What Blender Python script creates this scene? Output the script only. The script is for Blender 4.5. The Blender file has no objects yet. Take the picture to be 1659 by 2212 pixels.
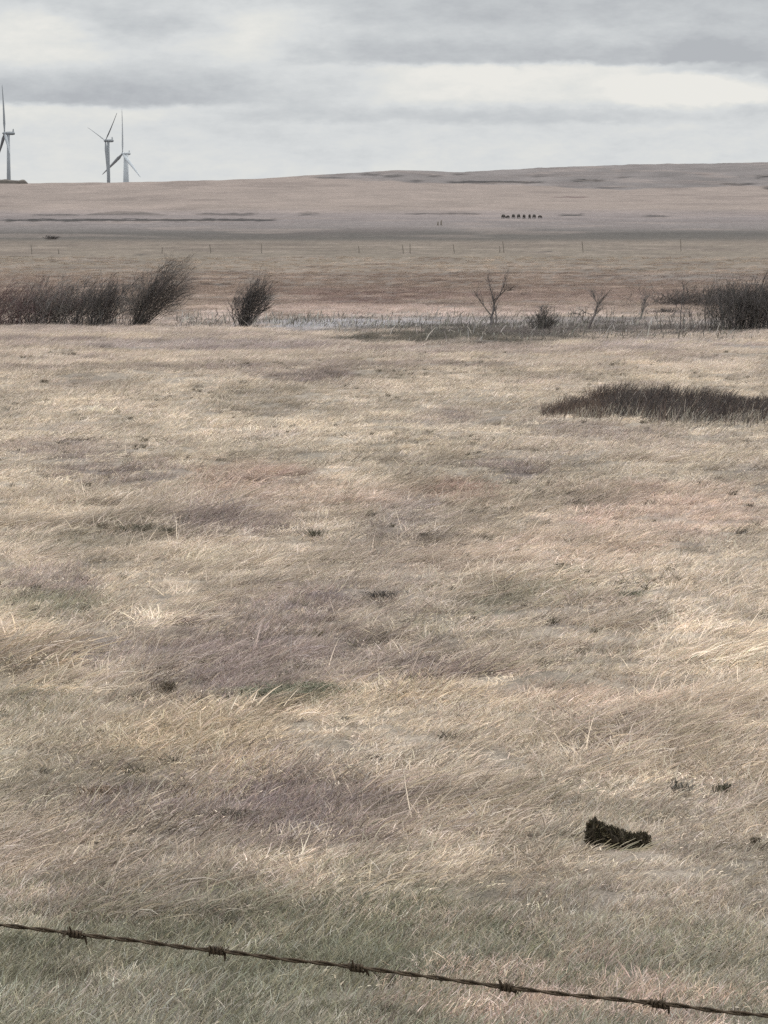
import bpy, bmesh, math, random
import numpy as np
from mathutils import Vector, Matrix

random.seed(7)
RNG = np.random.default_rng(11)
scene = bpy.context.scene
col = scene.collection

# ------------------------------------------------------------------ camera model
EYE = 3.0                       # eye height over the meadow (the viewer stands on a low roadside bank)
FPX = 1106 / math.tan(math.radians(8.0))      # focal length, picture height 2212
PITCH = math.atan((1106 - 405) / FPX)
CP, SP = math.cos(PITCH), math.sin(PITCH)


def ray(px, py):
    x, v = px - 829.5, 1106 - py
    return np.array([x, FPX * CP + v * SP, v * CP - FPX * SP])


def project(x, y, z):
    dz = z - EYE
    d = y * CP - dz * SP
    v = y * SP + dz * CP
    d = np.maximum(d, 1e-3)
    return 829.5 + x / d * FPX, 1106 - v / d * FPX


# ------------------------------------------------------------------ noise
def _hash(ix, iy, seed):
    h = (ix.astype(np.int64) * 374761393 + iy.astype(np.int64) * 668265263 + seed * 974634541) & 0xFFFFFFFF
    h = ((h ^ (h >> 13)) * 1274126177) & 0xFFFFFFFF
    h = h ^ (h >> 16)
    return (h & 0xFFFF) / 65535.0


def vnoise(x, y, seed=0):
    x = np.asarray(x, float); y = np.asarray(y, float)
    ix, iy = np.floor(x), np.floor(y)
    fx, fy = x - ix, y - iy
    fx = fx * fx * (3 - 2 * fx); fy = fy * fy * (3 - 2 * fy)
    a = _hash(ix, iy, seed); b = _hash(ix + 1, iy, seed)
    c = _hash(ix, iy + 1, seed); d = _hash(ix + 1, iy + 1, seed)
    return (a + (b - a) * fx) * (1 - fy) + (c + (d - c) * fx) * fy


def fbm(x, y, seed=0, oct=4):
    s, a, t = 0.0, 1.0, 0.0
    for k in range(oct):
        s = s + a * vnoise(np.asarray(x) * 2 ** k, np.asarray(y) * 2 ** k, seed + 17 * k)
        t += a; a *= 0.55
    return s / t                 # 0..1, mean 0.5


def sstep(a, b, x):
    t = np.clip((x - a) / (b - a), 0, 1)
    return t * t * (3 - 2 * t)


# ------------------------------------------------------------------ terrain
PY = np.array([-60, 0, 3.2, 6, 9, 12, 14, 60, 80, 100, 130, 160, 200, 260, 350, 500, 700, 1000, 1100.])
PZ = np.array([1.1, 1.1, 1.1, .75, .3, .03, 0, 0, -.3, -.8, -1.2, -1.75, -2.4, -2.9, -3.3, -3.6, -4.2, -4.9, -4.69])
SKX = np.array([-3000, -600, 0, 60, 250, 480, 600, 680, 770, 850, 940, 990, 1100, 1230, 1400, 1659, 2300, 4500])
SKR = np.array([402, 400, 396, 396, 394, 389, 384, 378, 373.5, 367.5, 370, 372, 366, 360, 355, 351, 346, 352.])


def ridge(x, y):
    sx = 829.5 + x / np.maximum(y, 1) * FPX
    row = np.interp(sx, SKX, SKR)
    row = row + (fbm(sx / 40, sx * 0, 5, 3) - .5) * 2.2 + (fbm(sx / 7, sx * 0, 6, 2) - .5) * 1.0 * sstep(600, 800, sx)
    yr = 1700 + 600 * sstep(300, 1500, sx)
    return sx, row, yr


def H(x, y):
    x = np.asarray(x, float); y = np.asarray(y, float)
    z = sum(np.interp(y * k, PY, PZ) for k in (.9, .95, 1, 1.05, 1.1)) / 5
    near = sstep(6, 12, y) * (1 - sstep(90, 220, y))
    z = z + near * ((fbm(x / 4.5, y / 4.5, 3, 3) - .5) * .22 + (fbm(x / .8, y / .8, 9, 2) - .5) * .045)
    far = sstep(150, 300, y) * (1 - sstep(900, 1100, y))
    z = z + far * (fbm(x / 40, y / 60, 21, 3) - .5) * .5
    sx, row, yr = ridge(x, y)
    s = np.clip((y - 1080) / (yr - 1080), 0, 1)
    r0 = 460.5
    rr = r0 + (row - r0) * s ** .9
    zh = EYE - (rr - 405) / FPX * y
    z = np.where(y > 1080, zh, z)
    zr = EYE - (row - 405) / FPX * yr
    zb = zr - np.maximum(y - yr, 0) ** 1.15 * .010
    z = np.where(y > yr, np.maximum(zb, -30 + 0 * zb), z)
    return z


def at(px, py, ymax=2300):
    r = ray(px, py)
    ys = np.geomspace(9, ymax, 6000)
    k = ys / r[1]
    zz = EYE + r[2] * k
    d = zz - H(r[0] * k, ys)
    i = np.argmax(d <= 0)
    if d[i] > 0:
        i = len(ys) - 1
    y = ys[i]
    x = r[0] * y / r[1]
    return Vector((x, y, float(H(x, y))))


def on_ray(px, py, y):
    r = ray(px, py)
    return Vector((r[0] * y / r[1], y, EYE + r[2] * y / r[1]))


# ------------------------------------------------------------------ ground colour (dry vegetation of the place)
def lin(c):
    c = np.asarray(c, float) / 255
    return np.where(c <= .04045, c / 12.92, ((c + .055) / 1.055) ** 2.4)


GK = 1.26           # seen colour -> base colour of the grass blades
GROUND_GAIN = .362     # bare ground has no blades shading one another

# vegetation patches: picture column,row of the middle, half width, half height, seen colour, amount
PURPLE = (120, 107, 103); GREEN = (117, 117, 95); YEL = (194, 176, 144); PINK = (184, 164, 146)
RED = (146, 118, 104); DARK = (92, 84, 70); PALE = (196, 184, 164); GREY = (150, 140, 134)
PATCH = [
    (720, 1760, 210, 70, PURPLE, .75), (660, 1660, 120, 50, PURPLE, .6), (470, 1440, 330, 65, PURPLE, .7), (900, 1440, 90, 35, PURPLE, .7),
    (120, 1250, 110, 35, PURPLE, .6), (110, 975, 150, 25, PURPLE, .55), (270, 1025, 120, 22, PURPLE, .6),
    (350, 1150, 180, 22, DARK, .55), (480, 1135, 140, 25, PURPLE, .7), (800, 1305, 150, 32, PURPLE, .75), (560, 1330, 160, 25, PURPLE, .5),
    (1250, 1610, 110, 40, PURPLE, .65), (950, 1545, 120, 25, PURPLE, .3), (1240, 1345, 70, 22, PURPLE, .5), (640, 808, 110, 16, PURPLE, .55),
    (1290, 930, 150, 20, PURPLE, .35), (1105, 1015, 45, 18, PURPLE, .6), (960, 905, 60, 20, PURPLE, .55), (80, 735, 120, 6, PURPLE, .5),
    (1480, 1165, 80, 18, PURPLE, .4), (860, 1115, 70, 30, GREY, .5), (1460, 1450, 120, 30, GREY, .3), (150, 1730, 260, 25, PURPLE, .25), (320, 1735, 130, 28, PURPLE, .6),
    (380, 1600, 250, 65, YEL, .6), (900, 1510, 120, 22, YEL, .55), (150, 1830, 80, 30, YEL, .35), (40, 1440, 60, 60, YEL, .5),
    (1450, 1110, 260, 50, PINK, .7), (965, 1060, 62, 26, RED, .7), (1430, 1515, 260, 40, PINK, .6), (620, 1060, 220, 40, PINK, .35), (1150, 1200, 250, 30, PINK, .35),
    (520, 1040, 90, 30, RED, .3), (980, 1980, 160, 20, PINK, .45), (1300, 2170, 420, 55, PINK, .8),
    (610, 1505, 115, 15, GREEN, .85), (60, 1540, 130, 28, GREEN, .75), (90, 1310, 95, 24, GREEN, .7), (470, 1200, 100, 11, GREEN, .7), (210, 1180, 110, 25, GREEN, .3),
    (1040, 1310, 80, 20, GREEN, .55), (1180, 1280, 70, 12, GREEN, .5), (920, 1355, 60, 18, GREEN, .5), (1370, 1295, 50, 10, GREEN, .5), (1210, 1245, 60, 9, GREEN, .5),
    (780, 1905, 60, 20, GREEN, .6), (1330, 1755, 160, 25, GREEN, .45), (1250, 1800, 90, 30, GREEN, .4), (450, 1590, 60, 12, GREEN, .2),
    (330, 2080, 420, 130, GREEN, .8), (60, 1960, 120, 40, GREEN, .4), (850, 2010, 260, 45, GREEN, .7), (1050, 2070, 180, 40, GREEN, .7), (1250, 2060, 260, 32, GREEN, .75), (1480, 2090, 200, 40, GREEN, .6), (520, 1960, 80, 40, GREEN, .35),
    (300, 1925, 200, 18, PURPLE, .25),
    (1050, 702, 520, 15, (150, 145, 140), .8), (760, 703, 210, 12, (160, 159, 157), .9), (1200, 706, 330, 9, (154, 151, 147), .75), (1000, 680, 400, 6, (186, 174, 160), .8), (1040, 724, 300, 20, (84, 81, 71), .95), (1320, 712, 280, 16, (100, 94, 87), .9),
    (700, 668, 260, 14, (180, 162, 146), .7), (1000, 672, 420, 12, (172, 156, 142), .6), (460, 690, 90, 16, (186, 172, 158), .6),
    (800, 636, 210, 14, (122, 102, 92), .65), (780, 650, 140, 8, (112, 94, 86), .6), (1250, 640, 320, 16, (140, 122, 110), .5),
    (420, 745, 300, 9, GREY, .5), (900, 755, 500, 9, PURPLE, .35), (1450, 745, 220, 9, GREY, .5), (750, 790, 300, 6, PURPLE, .3), (250, 795, 260, 5, PURPLE, .35),
    (1480, 600, 220, 8, (118, 112, 106), .5),
]
# low streaks far off, dark vegetation and hill gullies put in as colour: column from, to, row, half thickness, seen colour, amount
DK = (48, 42, 40)
STREAK = [
    (962, 1176, 393.6, 1.5, DK, .75), (994, 1042, 393.6, 1.6, (60, 54, 52), .9), (873, 914, 392, 1.4, DK, .6), (926, 954, 380.5, 1.5, DK, .85), (823, 878, 380, 1.7, DK, .6),
    (974, 1014, 376, 1.1, DK, .6), (1146, 1186, 381, 1.1, DK, .55), (1231, 1309, 390.5, 1.6, DK, .8), (1327, 1370, 383, .9, DK, .5), (1188, 1272, 426, 1.0, (118, 96, 90), .7),
    (1277, 1352, 405, 1.4, DK, .45), (1498, 1539, 377, 1.1, DK, .5), (1549, 1634, 398, 1.2, DK, .75), (1630, 1700, 381.5, 1.8, DK, .8), (1645, 1690, 406, 2.0, (60, 56, 54), .9),
    (1206, 1267, 464.5, 1.3, DK, .85), (1387, 1448, 467, 1.5, DK, .6), (868, 1045, 462, .9, DK, .6), (0, 600, 475.5, 1.5, DK, .85), (-400, 0, 475.5, 1.5, DK, .7),
    (640, 690, 462, 2, DK, .5), (420, 555, 463, 1.4, DK, .5), (675, 744, 384, 1.4, DK, .5), (774, 830, 377, 1.5, DK, .5), (60, 180, 464.5, .9, DK, .6),
    (1150, 1200, 544, 1.6, DK, .8), (290, 325, 549, 1.7, DK, .7), (10, 130, 553, 1.2, DK, .6), (860, 905, 546, 1.0, DK, .6), (1250, 1300, 541, 1, DK, .4),
    (1200, 1320, 596, 1.2, DK, .6), (950, 1180, 590, 1.0, DK, .4), (940, 1080, 610, 1.0, DK, .35), (420, 500, 615, 2.0, DK, .55), (350, 590, 587, 1.2, DK, .25), (1330, 1400, 582, 1.2, DK, .5),
    (640, 1420, 688, 2.2, (88, 84, 76), .55), (520, 700, 694, 1.8, (88, 84, 76), .5), (400, 520, 700, 2, (84, 76, 68), .5), (900, 1040, 658, 1.6, DK, .5), (1140, 1260, 666, 1.3, DK, .5),
    (1280, 1600, 660, 3, (120, 108, 98), .5), (600, 860, 815, 1.6, DK, .25), (630, 760, 813, 1.5, DK, .4), (100, 330, 760, 1.3, DK, .3), (160, 420, 790, 1.0, DK, .3),
    (0, 260, 752, 1.2, DK, .3), (620, 780, 868, 1.6, DK, .25), (1430, 1600, 772, 1.5, DK, .3), (980, 1190, 790, 1.2, DK, .35), (0, 240, 772, 1.0, PALE, .6), (700, 1000, 760, 1.0, PALE, .4),
    (1380, 1500, 726, 1.3, (200, 188, 170), .6), (1200, 1659, 742, 1.5, (192, 180, 150), .5), (820, 1400, 768, 1.3, (190, 178, 150), .4), (1020, 1100, 752, 1.2, DK, .3),
    (130, 165, 511.5, 1.2, (170, 160, 150), .0), (80, 100, 512.5, 1.0, (178, 168, 156), .8),
]


def tint(x, y, z=None):
    x = np.asarray(x, float); y = np.asarray(y, float)
    if z is None:
        z = H(x, y)
    cx, cy = project(x, y, z)
    n1 = fbm(x / 1.3, y / 2.0, 31, 4); n2 = fbm(x / 5., y / 7., 41, 4); n3 = fbm(x / .30, y / .9, 51, 3); nw = fbm(x / .8, y / 2.0, 57, 4)
    rows = [385, 450, 462, 472, 490, 505, 516, 524, 555, 580, 600, 640, 665, 700, 735, 800, 900, 1100, 1500, 1900, 2060, 2212, 3000]
    cols = [(162, 147, 135), (160, 145, 132), (150, 138, 132), (140, 130, 126), (132, 124, 119), (92, 87, 80), (97, 91, 82), (137, 124, 107), (141, 129, 110), (143, 129, 110),
            (134, 118, 102), (130, 114, 99), (145, 131, 115), (164, 152, 138), (166, 154, 136), (172, 160, 140), (172, 161, 141), (172, 160, 140), (170, 158, 138), (164, 152, 132), (138, 135, 115), (131, 130, 111), (129, 128, 108)]
    cols = lin(cols)
    wr = cy + (n2 - .5) * 26 * sstep(520, 620, cy) + (fbm(x / 60, y / 160, 61, 3) - .5) * 5 * (1 - sstep(520, 620, cy))
    c = np.stack([np.interp(wr, rows, cols[:, k]) for k in range(3)], -1)
    # grey upper hill beyond the pink slope
    bnd = np.interp(cx, [560, 680, 900, 1100, 1250, 1350, 1659, 2600], [380, 384, 394, 399, 406, 409, 401, 395]) + (fbm(cx / 50, cx * 0, 71, 3) - .5) * 5
    g = sstep(1.5, -1.5, cy - bnd) * sstep(620, 720, cx) * (y > 1100)
    c = c * (1 - g[..., None]) + lin((134, 127, 123)) * (.62 + .72 * fbm(cx / 90, cy / 9, 171, 4))[..., None] * g[..., None]
    # general mottling of the meadow
    m = sstep(.48, .72, n1) * sstep(560, 760, cy)
    c = c * (1 - .45 * m[..., None]) + lin((142, 130, 120)) * .45 * m[..., None]
    m = sstep(.52, .75, fbm(x / 2.2, y / 3.2, 81, 4)) * sstep(560, 800, cy)
    c = c * (1 - .5 * m[..., None]) + lin((190, 176, 150)) * .5 * m[..., None]
    m = sstep(.55, .75, fbm(x / 3, y / 4, 91, 4)) * sstep(1150, 1300, cy)
    big = (fbm(x / 1.1, y / 4.5, 221, 4) - .5) * sstep(700, 850, cy) * 1.0
    c = c * (1 + big)[..., None]
    c = c * (1 - .4 * m[..., None]) + lin(GREEN) * .4 * m[..., None]
    for (px, py, rx, ry, cc, a) in PATCH:
        d = ((cx - px) / rx) ** 2 + ((cy - py) / ry) ** 2
        w = sstep(1.7, .1, d + (nw - .5) * 3.6 + (n3 - .5) * 1.0) * min(1, a * 1.15)
        w = w[..., None]
        c = c * (1 - w) + lin(cc) * w
    nn = fbm(cx / 18, y / 30, 101, 3)
    for (xa, xb, r, t, cc, a) in STREAK:
        if r < 480: t = t * 1.6; a = min(1, a * 1.25)
        d = np.abs(cy - r - (nn - .5) * t * 2.5) / t
        e = sstep(xa - 6, xa + 20, cx + (nn - .5) * 20) * sstep(xb + 6, xb - 20, cx + (nn - .5) * 20)
        w = (sstep(1.5, .5, d) * e * a)[..., None]
        c = c * (1 - w) + lin(cc) * w
    # the dark low mound on the left
    top = np.interp(cx, [175, 215, 262, 310, 360], [465, 459, 455.5, 458, 464]); w = (sstep(-1, 1, cy - top) * sstep(466.5, 464, cy) * (cx > 175) * (cx < 360) * .7)[..., None]
    c = c * (1 - w) + lin((82, 75, 70)) * w
    fine = sstep(700, 800, cy)
    m = (sstep(.60, .74, fbm(x / .22, y / .8, 151, 3)) * .42 * fine)[..., None]
    c = c * (1 - m) + lin((96, 88, 72)) * m
    m = (sstep(.58, .75, fbm(x / .28, y / .8, 161, 3)) * .45 * fine)[..., None]
    c = c * (1 - m) + lin((190, 178, 158)) * m
    mid_ = sstep(700, 640, cy) * sstep(516, 530, cy)
    m = (sstep(.50, .68, fbm(x / 5, y / 9, 181, 5)) * .42 * mid_)[..., None]
    c = c * (1 - m) + lin((106, 90, 80)) * m
    m = (sstep(.54, .70, fbm(x / 4, y / 8, 191, 5)) * .35 * mid_)[..., None]
    c = c * (1 - m) + lin((176, 160, 142)) * m
    far_ = sstep(518, 508, cy)
    m = (sstep(.52, .72, fbm(x / 22, y / 60, 201, 5)) * .30 * far_)[..., None]
    c = c * (1 - m) + lin((112, 98, 92)) * m
    m = (sstep(.54, .72, fbm(x / 18, y / 50, 211, 5)) * .28 * far_)[..., None]
    c = c * (1 - m) + lin((182, 164, 150)) * m
    v = 1 + (n3 - .5) * .50 + (fbm(x / 25, y / 70, 111, 4) - .5) * .22
    c = c * v[..., None]
    lum = c.mean(-1, keepdims=True)
    return (c * .82 + lum * .18) * np.array((1.03, .987, 1.012)) * GK


# ------------------------------------------------------------------ helpers
def setp(o, label=None, cat=None, group=None, kind=None):
    for k, v in (('label', label), ('category', cat), ('group', group), ('kind', kind)):
        if v:
            o[k] = v
    return o


def mesh_obj(name, verts, faces, mat, parent=None, smooth=False, vcol=None, face_col=None):
    me = bpy.data.meshes.new(name)
    me.from_pydata([tuple(v) for v in verts], [], [tuple(f) for f in faces])
    if smooth:
        me.polygons.foreach_set('use_smooth', [True] * len(me.polygons))
    if vcol is not None:
        a = me.attributes.new('tint', 'FLOAT_COLOR', 'POINT')
        c = np.ones((len(verts), 4), np.float32); c[:, :3] = np.asarray(vcol)
        a.data.foreach_set('color', c.ravel())
    me.materials.append(mat)
    me.update()
    o = bpy.data.objects.new(name, me)
    col.objects.link(o)
    if parent:
        o.parent = parent
    return o


def empty(name, loc, label, cat, group=None):
    o = bpy.data.objects.new(name, None)
    o.empty_display_size = .2
    o.location = loc
    col.objects.link(o)
    return setp(o, label, cat, group)


class MB:
    """collects tubes, ribbons and lathes into one mesh"""
    def __init__(self):
        self.v, self.f, self.c = [], [], []

    def tube(self, pts, radii, sides=4, color=(1, 1, 1), cap=True, flat=1.0):
        pts = [Vector(p) for p in pts]
        b = len(self.v)
        n = len(pts)
        up = Vector((0.13, 0.31, .94))
        for i, p in enumerate(pts):
            t = (pts[min(i + 1, n - 1)] - pts[max(i - 1, 0)])
            if t.length < 1e-9:
                t = Vector((0, 0, 1))
            t.normalize()
            a = t.cross(up)
            if a.length < .05:
                a = t.cross(Vector((1, 0, 0)))
            a.normalize()
            q = t.cross(a)
            for s in range(sides):
                w = 2 * math.pi * s / sides
                self.v.append(p + (a * math.cos(w) + q * math.sin(w) * flat) * radii[i])
                self.c.append(color)
        for i in range(n - 1):
            for s in range(sides):
                s2 = (s + 1) % sides
                self.f.append((b + i * sides + s, b + i * sides + s2, b + (i + 1) * sides + s2, b + (i + 1) * sides + s))
        if cap:
            self.f.append(tuple(b + s for s in reversed(range(sides))))
            self.f.append(tuple(b + (n - 1) * sides + s for s in range(sides)))

    def ribbon(self, pts, widths, side, color=(1, 1, 1)):
        b = len(self.v)
        for p, w in zip(pts, widths):
            self.v.append(Vector(p) - side * w * .5); self.v.append(Vector(p) + side * w * .5)
            self.c += [color, color]
        for i in range(len(pts) - 1):
            self.f.append((b + 2 * i, b + 2 * i + 1, b + 2 * i + 3, b + 2 * i + 2))

    def build(self, name, mat, parent=None, smooth=False):
        return mesh_obj(name, self.v, self.f, mat, parent, smooth, self.c)


# ------------------------------------------------------------------ materials
def new_mat(name):
    m = bpy.data.materials.new(name)
    m.use_nodes = True
    nt = m.node_tree
    bs = nt.nodes['Principled BSDF']
    bs.inputs['Roughness'].default_value = .9
    bs.inputs['Specular IOR Level'].default_value = .15
    return m, nt, bs


def attr_mat(name, instancer=False, noise=None, rough=.9, gain=1.0, transl=0.0):
    """base colour from the colour attribute 'tint', with fine procedural variation"""
    m, nt, bs = new_mat(name)
    bs.inputs['Roughness'].default_value = rough
    a = nt.nodes.new('ShaderNodeAttribute'); a.attribute_name = 'tint'
    out = a.outputs['Color']
    if instancer:
        a.attribute_type = 'INSTANCER'
        b = nt.nodes.new('ShaderNodeAttribute'); b.attribute_name = 'shade'
        mx = nt.nodes.new('ShaderNodeMix'); mx.data_type = 'RGBA'; mx.blend_type = 'MULTIPLY'; mx.inputs[0].default_value = 1
        nt.links.new(out, mx.inputs[6]); nt.links.new(b.outputs['Color'], mx.inputs[7])
        out = mx.outputs[2]
    for sc, lo, hi, stretch in (noise or []):
        geo = nt.nodes.new('ShaderNodeNewGeometry')
        mp = nt.nodes.new('ShaderNodeMapping'); mp.inputs['Scale'].default_value = stretch
        nz = nt.nodes.new('ShaderNodeTexNoise'); nz.inputs['Scale'].default_value = sc; nz.inputs['Detail'].default_value = 6; nz.inputs['Roughness'].default_value = .6
        mr = nt.nodes.new('ShaderNodeMapRange'); mr.inputs[1].default_value = .3; mr.inputs[2].default_value = .7; mr.inputs[3].default_value = lo; mr.inputs[4].default_value = hi
        nt.links.new(geo.outputs['Position'], mp.inputs['Vector']); nt.links.new(mp.outputs[0], nz.inputs['Vector']); nt.links.new(nz.outputs['Fac'], mr.inputs[0])
        vm = nt.nodes.new('ShaderNodeVectorMath'); vm.operation = 'SCALE'
        nt.links.new(out, vm.inputs[0]); nt.links.new(mr.outputs[0], vm.inputs['Scale'])
        out = vm.outputs[0]
    nt.links.new(out, bs.inputs['Base Color'])
    return m


def plain_mat(name, c, rough=.7, var=.25, scale=20., spec=.2, metal=0.0):
    m, nt, bs = new_mat(name)
    bs.inputs['Roughness'].default_value = rough
    bs.inputs['Specular IOR Level'].default_value = spec
    bs.inputs['Metallic'].default_value = metal
    tc = nt.nodes.new('ShaderNodeTexCoord')
    nz = nt.nodes.new('ShaderNodeTexNoise'); nz.inputs['Scale'].default_value = scale; nz.inputs['Detail'].default_value = 5
    nt.links.new(tc.outputs['Object'], nz.inputs['Vector'])
    cr = nt.nodes.new('ShaderNodeValToRGB')
    c = np.asarray(c, float)
    cr.color_ramp.elements[0].position = .3; cr.color_ramp.elements[1].position = .7
    cr.color_ramp.elements[0].color = (*(c * (1 - var)), 1); cr.color_ramp.elements[1].color = (*(c * (1 + var)), 1)
    nt.links.new(nz.outputs['Fac'], cr.inputs[0]); nt.links.new(cr.outputs[0], bs.inputs['Base Color'])
    return m


M_ground = attr_mat('dry_prairie_soil', noise=[(1.0, .86, 1.14, (.9, .35, 1)), (.06, .9, 1.1, (1, .4, 1)), (9.0, .75, 1.25, (1, .5, 1)), (70.0, .55, 1.45, (1, .5, 1))])
M_grass = attr_mat('dry_grass', instancer=True)
_nt = M_grass.node_tree; _bs = _nt.nodes['Principled BSDF']
_tr = _nt.nodes.new('ShaderNodeBsdfTranslucent'); _mx = _nt.nodes.new('ShaderNodeMixShader'); _mx.inputs[0].default_value = .3
_nt.links.new(_bs.inputs['Base Color'].links[0].from_socket, _tr.inputs['Color'])
_nt.links.new(_bs.outputs[0], _mx.inputs[1]); _nt.links.new(_tr.outputs[0], _mx.inputs[2])
_nt.links.new(_mx.outputs[0], _nt.nodes['Material Output'].inputs['Surface'])
M_veg = attr_mat('bare_twigs')
M_turbine = plain_mat('grey_turbine_paint', (.215, .23, .245), .5, .06, .2)
M_turbine_far = plain_mat('hazed_turbine_paint', (.34, .36, .38), .5, .06, .2)  # turbine paint made paler for the farthest one, distance haze put into the colour
M_wood = plain_mat('weathered_wood', (.19, .165, .14), .9, .3, 8)
M_rust = plain_mat('rusted_wire', (.046, .032, .020), .85, .5, 220, .2)
M_soil = plain_mat('dark_peat', (.036, .029, .020), .95, .6, 60, .1)
M_dark_earth = plain_mat('dark_mound_earth', (.10, .088, .078), .95, .25, .6)
M_hide = plain_mat('dark_hide', (.058, .051, .046), .85, .3, 3)

# ------------------------------------------------------------------ world: overcast sky
world = bpy.data.worlds.new('World'); scene.world = world
world.use_nodes = True
wn = world.node_tree; wn.nodes.clear()
SUN_EL, SUN_AZ = math.radians(48), math.radians(40)      # azimuth from +Y towards +X
def WN(t): return wn.nodes.new(t)
def L(a, b): wn.links.new(a, b)
def val(v):
    n = WN('ShaderNodeValue'); n.outputs[0].default_value = v; return n.outputs[0]
def mth(op, a, b=None, c=None):
    n = WN('ShaderNodeMath'); n.operation = op
    for i, q in enumerate((a, b, c)):
        if q is None: continue
        if isinstance(q, (int, float)): n.inputs[i].default_value = q
        else: L(q, n.inputs[i])
    return n.outputs[0]
def ss(x, a, b, lo=0., hi=1.):
    n = WN('ShaderNodeMapRange'); n.interpolation_type = 'SMOOTHSTEP'
    L(x, n.inputs[0])
    n.inputs[1].default_value = a; n.inputs[2].default_value = b; n.inputs[3].default_value = lo; n.inputs[4].default_value = hi
    return n.outputs[0]

tc = WN('ShaderNodeTexCoord')
sep = WN('ShaderNodeSeparateXYZ'); L(tc.outputs['Generated'], sep.inputs[0])
az = mth('MULTIPLY', mth('ARCTAN2', sep.outputs[0], sep.outputs[1]), 57.29578)
el = mth('MULTIPLY', mth('ARCSINE', sep.outputs[2]), 57.29578)
def wnoise(sx, sy, detail=4, w=0.0, rough=.55):
    cmb = WN('ShaderNodeCombineXYZ')
    L(mth('MULTIPLY', az, sx), cmb.inputs[0]); L(mth('MULTIPLY', el, sy), cmb.inputs[1]); cmb.inputs[2].default_value = w
    n = WN('ShaderNodeTexNoise'); n.inputs['Scale'].default_value = 1; n.inputs['Detail'].default_value = detail; n.inputs['Roughness'].default_value = rough
    L(cmb.outputs[0], n.inputs['Vector']); return n.outputs['Fac']
warp = mth('SUBTRACT', wnoise(.9, 2.6, 5, 3.0), .5)
warp2 = mth('SUBTRACT', wnoise(.5, 1.3, 4, 9.0), .5)
rag = mth('SUBTRACT', wnoise(3.2, 7.0, 5, 44., .6), .5)
elw = mth('MULTIPLY_ADD', rag, .16, mth('ADD', el, mth('MULTIPLY', warp, .20)))
azw = mth('ADD', az, mth('MULTIPLY', warp2, 2.6))
D = FPX * math.tan(math.radians(1))
def X(px): return (px - 829.5) / D
def E(r): return (405 - r) / D
total = val(.60)
# cloud bodies: columns xa..xb, rows top..bottom, softness of top / bottom / sides in rows, amount
CLOUDS = [
    (760, 2400, -60, 66, 60, 26, 260, -.43),
    (640, 1560, 84, 141, 28, 10, 150, -.43),
    (1480, 2300, 70, 172, 30, 24, 120, -.50),
    (-500, 560, 160, 229, 50, 9, 330, -.50),
    (170, 440, 22, 84, 26, 24, 90, -.34),
    (480, 1500, 232, 266, 16, 9, 220, -.26),
    (-300, 760, -90, 14, 20, 24, 200, -.22),
    (-400, 180, 42, 158, 40, 30, 110, .32),
    (400, 680, 10, 140, 50, 40, 130, .22),
    (830, 1600, 143, 232, 9, 26, 160, .31),
    (1340, 1640, 168, 228, 10, 22, 60, .50),
    (1000, 1110, 160, 215, 26, 30, 50, .10),
    (-300, 480, 232, 262, 9, 22, 130, .18),
    (1540, 1700, 226, 246, 8, 8, 60, -.25),
    (-900, 2600, 340, 420, 60, 30, 300, .12),
]
for (xa, xb, rt, rb, st, sb, sx, amt) in CLOUDS:
    k = mth('MULTIPLY', ss(elw, E(rb + sb), E(rb - sb)), ss(elw, E(rt - st), E(rt + st)))
    k = mth('MULTIPLY', k, mth('MULTIPLY', ss(azw, X(xa - sx), X(xa + sx)), ss(azw, X(xb + sx), X(xb - sx))))
    total = mth('MULTIPLY_ADD', k, amt, total)
total = mth('MULTIPLY_ADD', mth('SUBTRACT', wnoise(.75, 2.4, 8, 14., .64), .5), .62, total)
total = mth('MULTIPLY_ADD', mth('SUBTRACT', wnoise(2.2, 5.0, 7, 34., .66), .5), .42, total)
total = mth('MULTIPLY_ADD', mth('SUBTRACT', wnoise(.25, .9, 3, 24.), .5), .30, total)
cr = WN('ShaderNodeValToRGB'); L(total, cr.inputs[0])
el0 = cr.color_ramp.elements
def s3(c): return (*lin(c), 1)
el0[0].position = 0.0; el0[0].color = s3((180, 184, 189))
el0[1].position = 1.0; el0[1].color = s3((236, 235, 230))
for p, c in ((.3, (199, 203, 206)), (.6, (217, 220, 221)), (.8, (226, 227, 224))):
    e = el0.new(p); e.color = s3(c)
# an overcast sky brightens towards the zenith
sinz = mth('MAXIMUM', sep.outputs[2], 0.0)
gain = mth('ADD', 1.0, mth('MULTIPLY', ss(el, 3.5, 30.), mth('MULTIPLY', sinz, 2.5)))
sk = WN('ShaderNodeTexSky'); sk.sky_type = 'NISHITA'; sk.sun_disc = False
sk.sun_elevation = SUN_EL; sk.sun_rotation = SUN_AZ; sk.air_density = 1; sk.dust_density = 3
vs = WN('ShaderNodeVectorMath'); vs.operation = 'SCALE'; L(cr.outputs[0], vs.inputs[0]); L(mth('MULTIPLY', gain, 10.0), vs.inputs['Scale'])
mixn = WN('ShaderNodeMix'); mixn.data_type = 'RGBA'; mixn.inputs[0].default_value = .97
L(sk.outputs[0], mixn.inputs[6]); L(vs.outputs[0], mixn.inputs[7])
bg = WN('ShaderNodeBackground'); bg.inputs['Strength'].default_value = .1
L(mixn.outputs[2], bg.inputs['Color'])
wo = WN('ShaderNodeOutputWorld'); L(bg.outputs[0], wo.inputs['Surface'])

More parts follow.
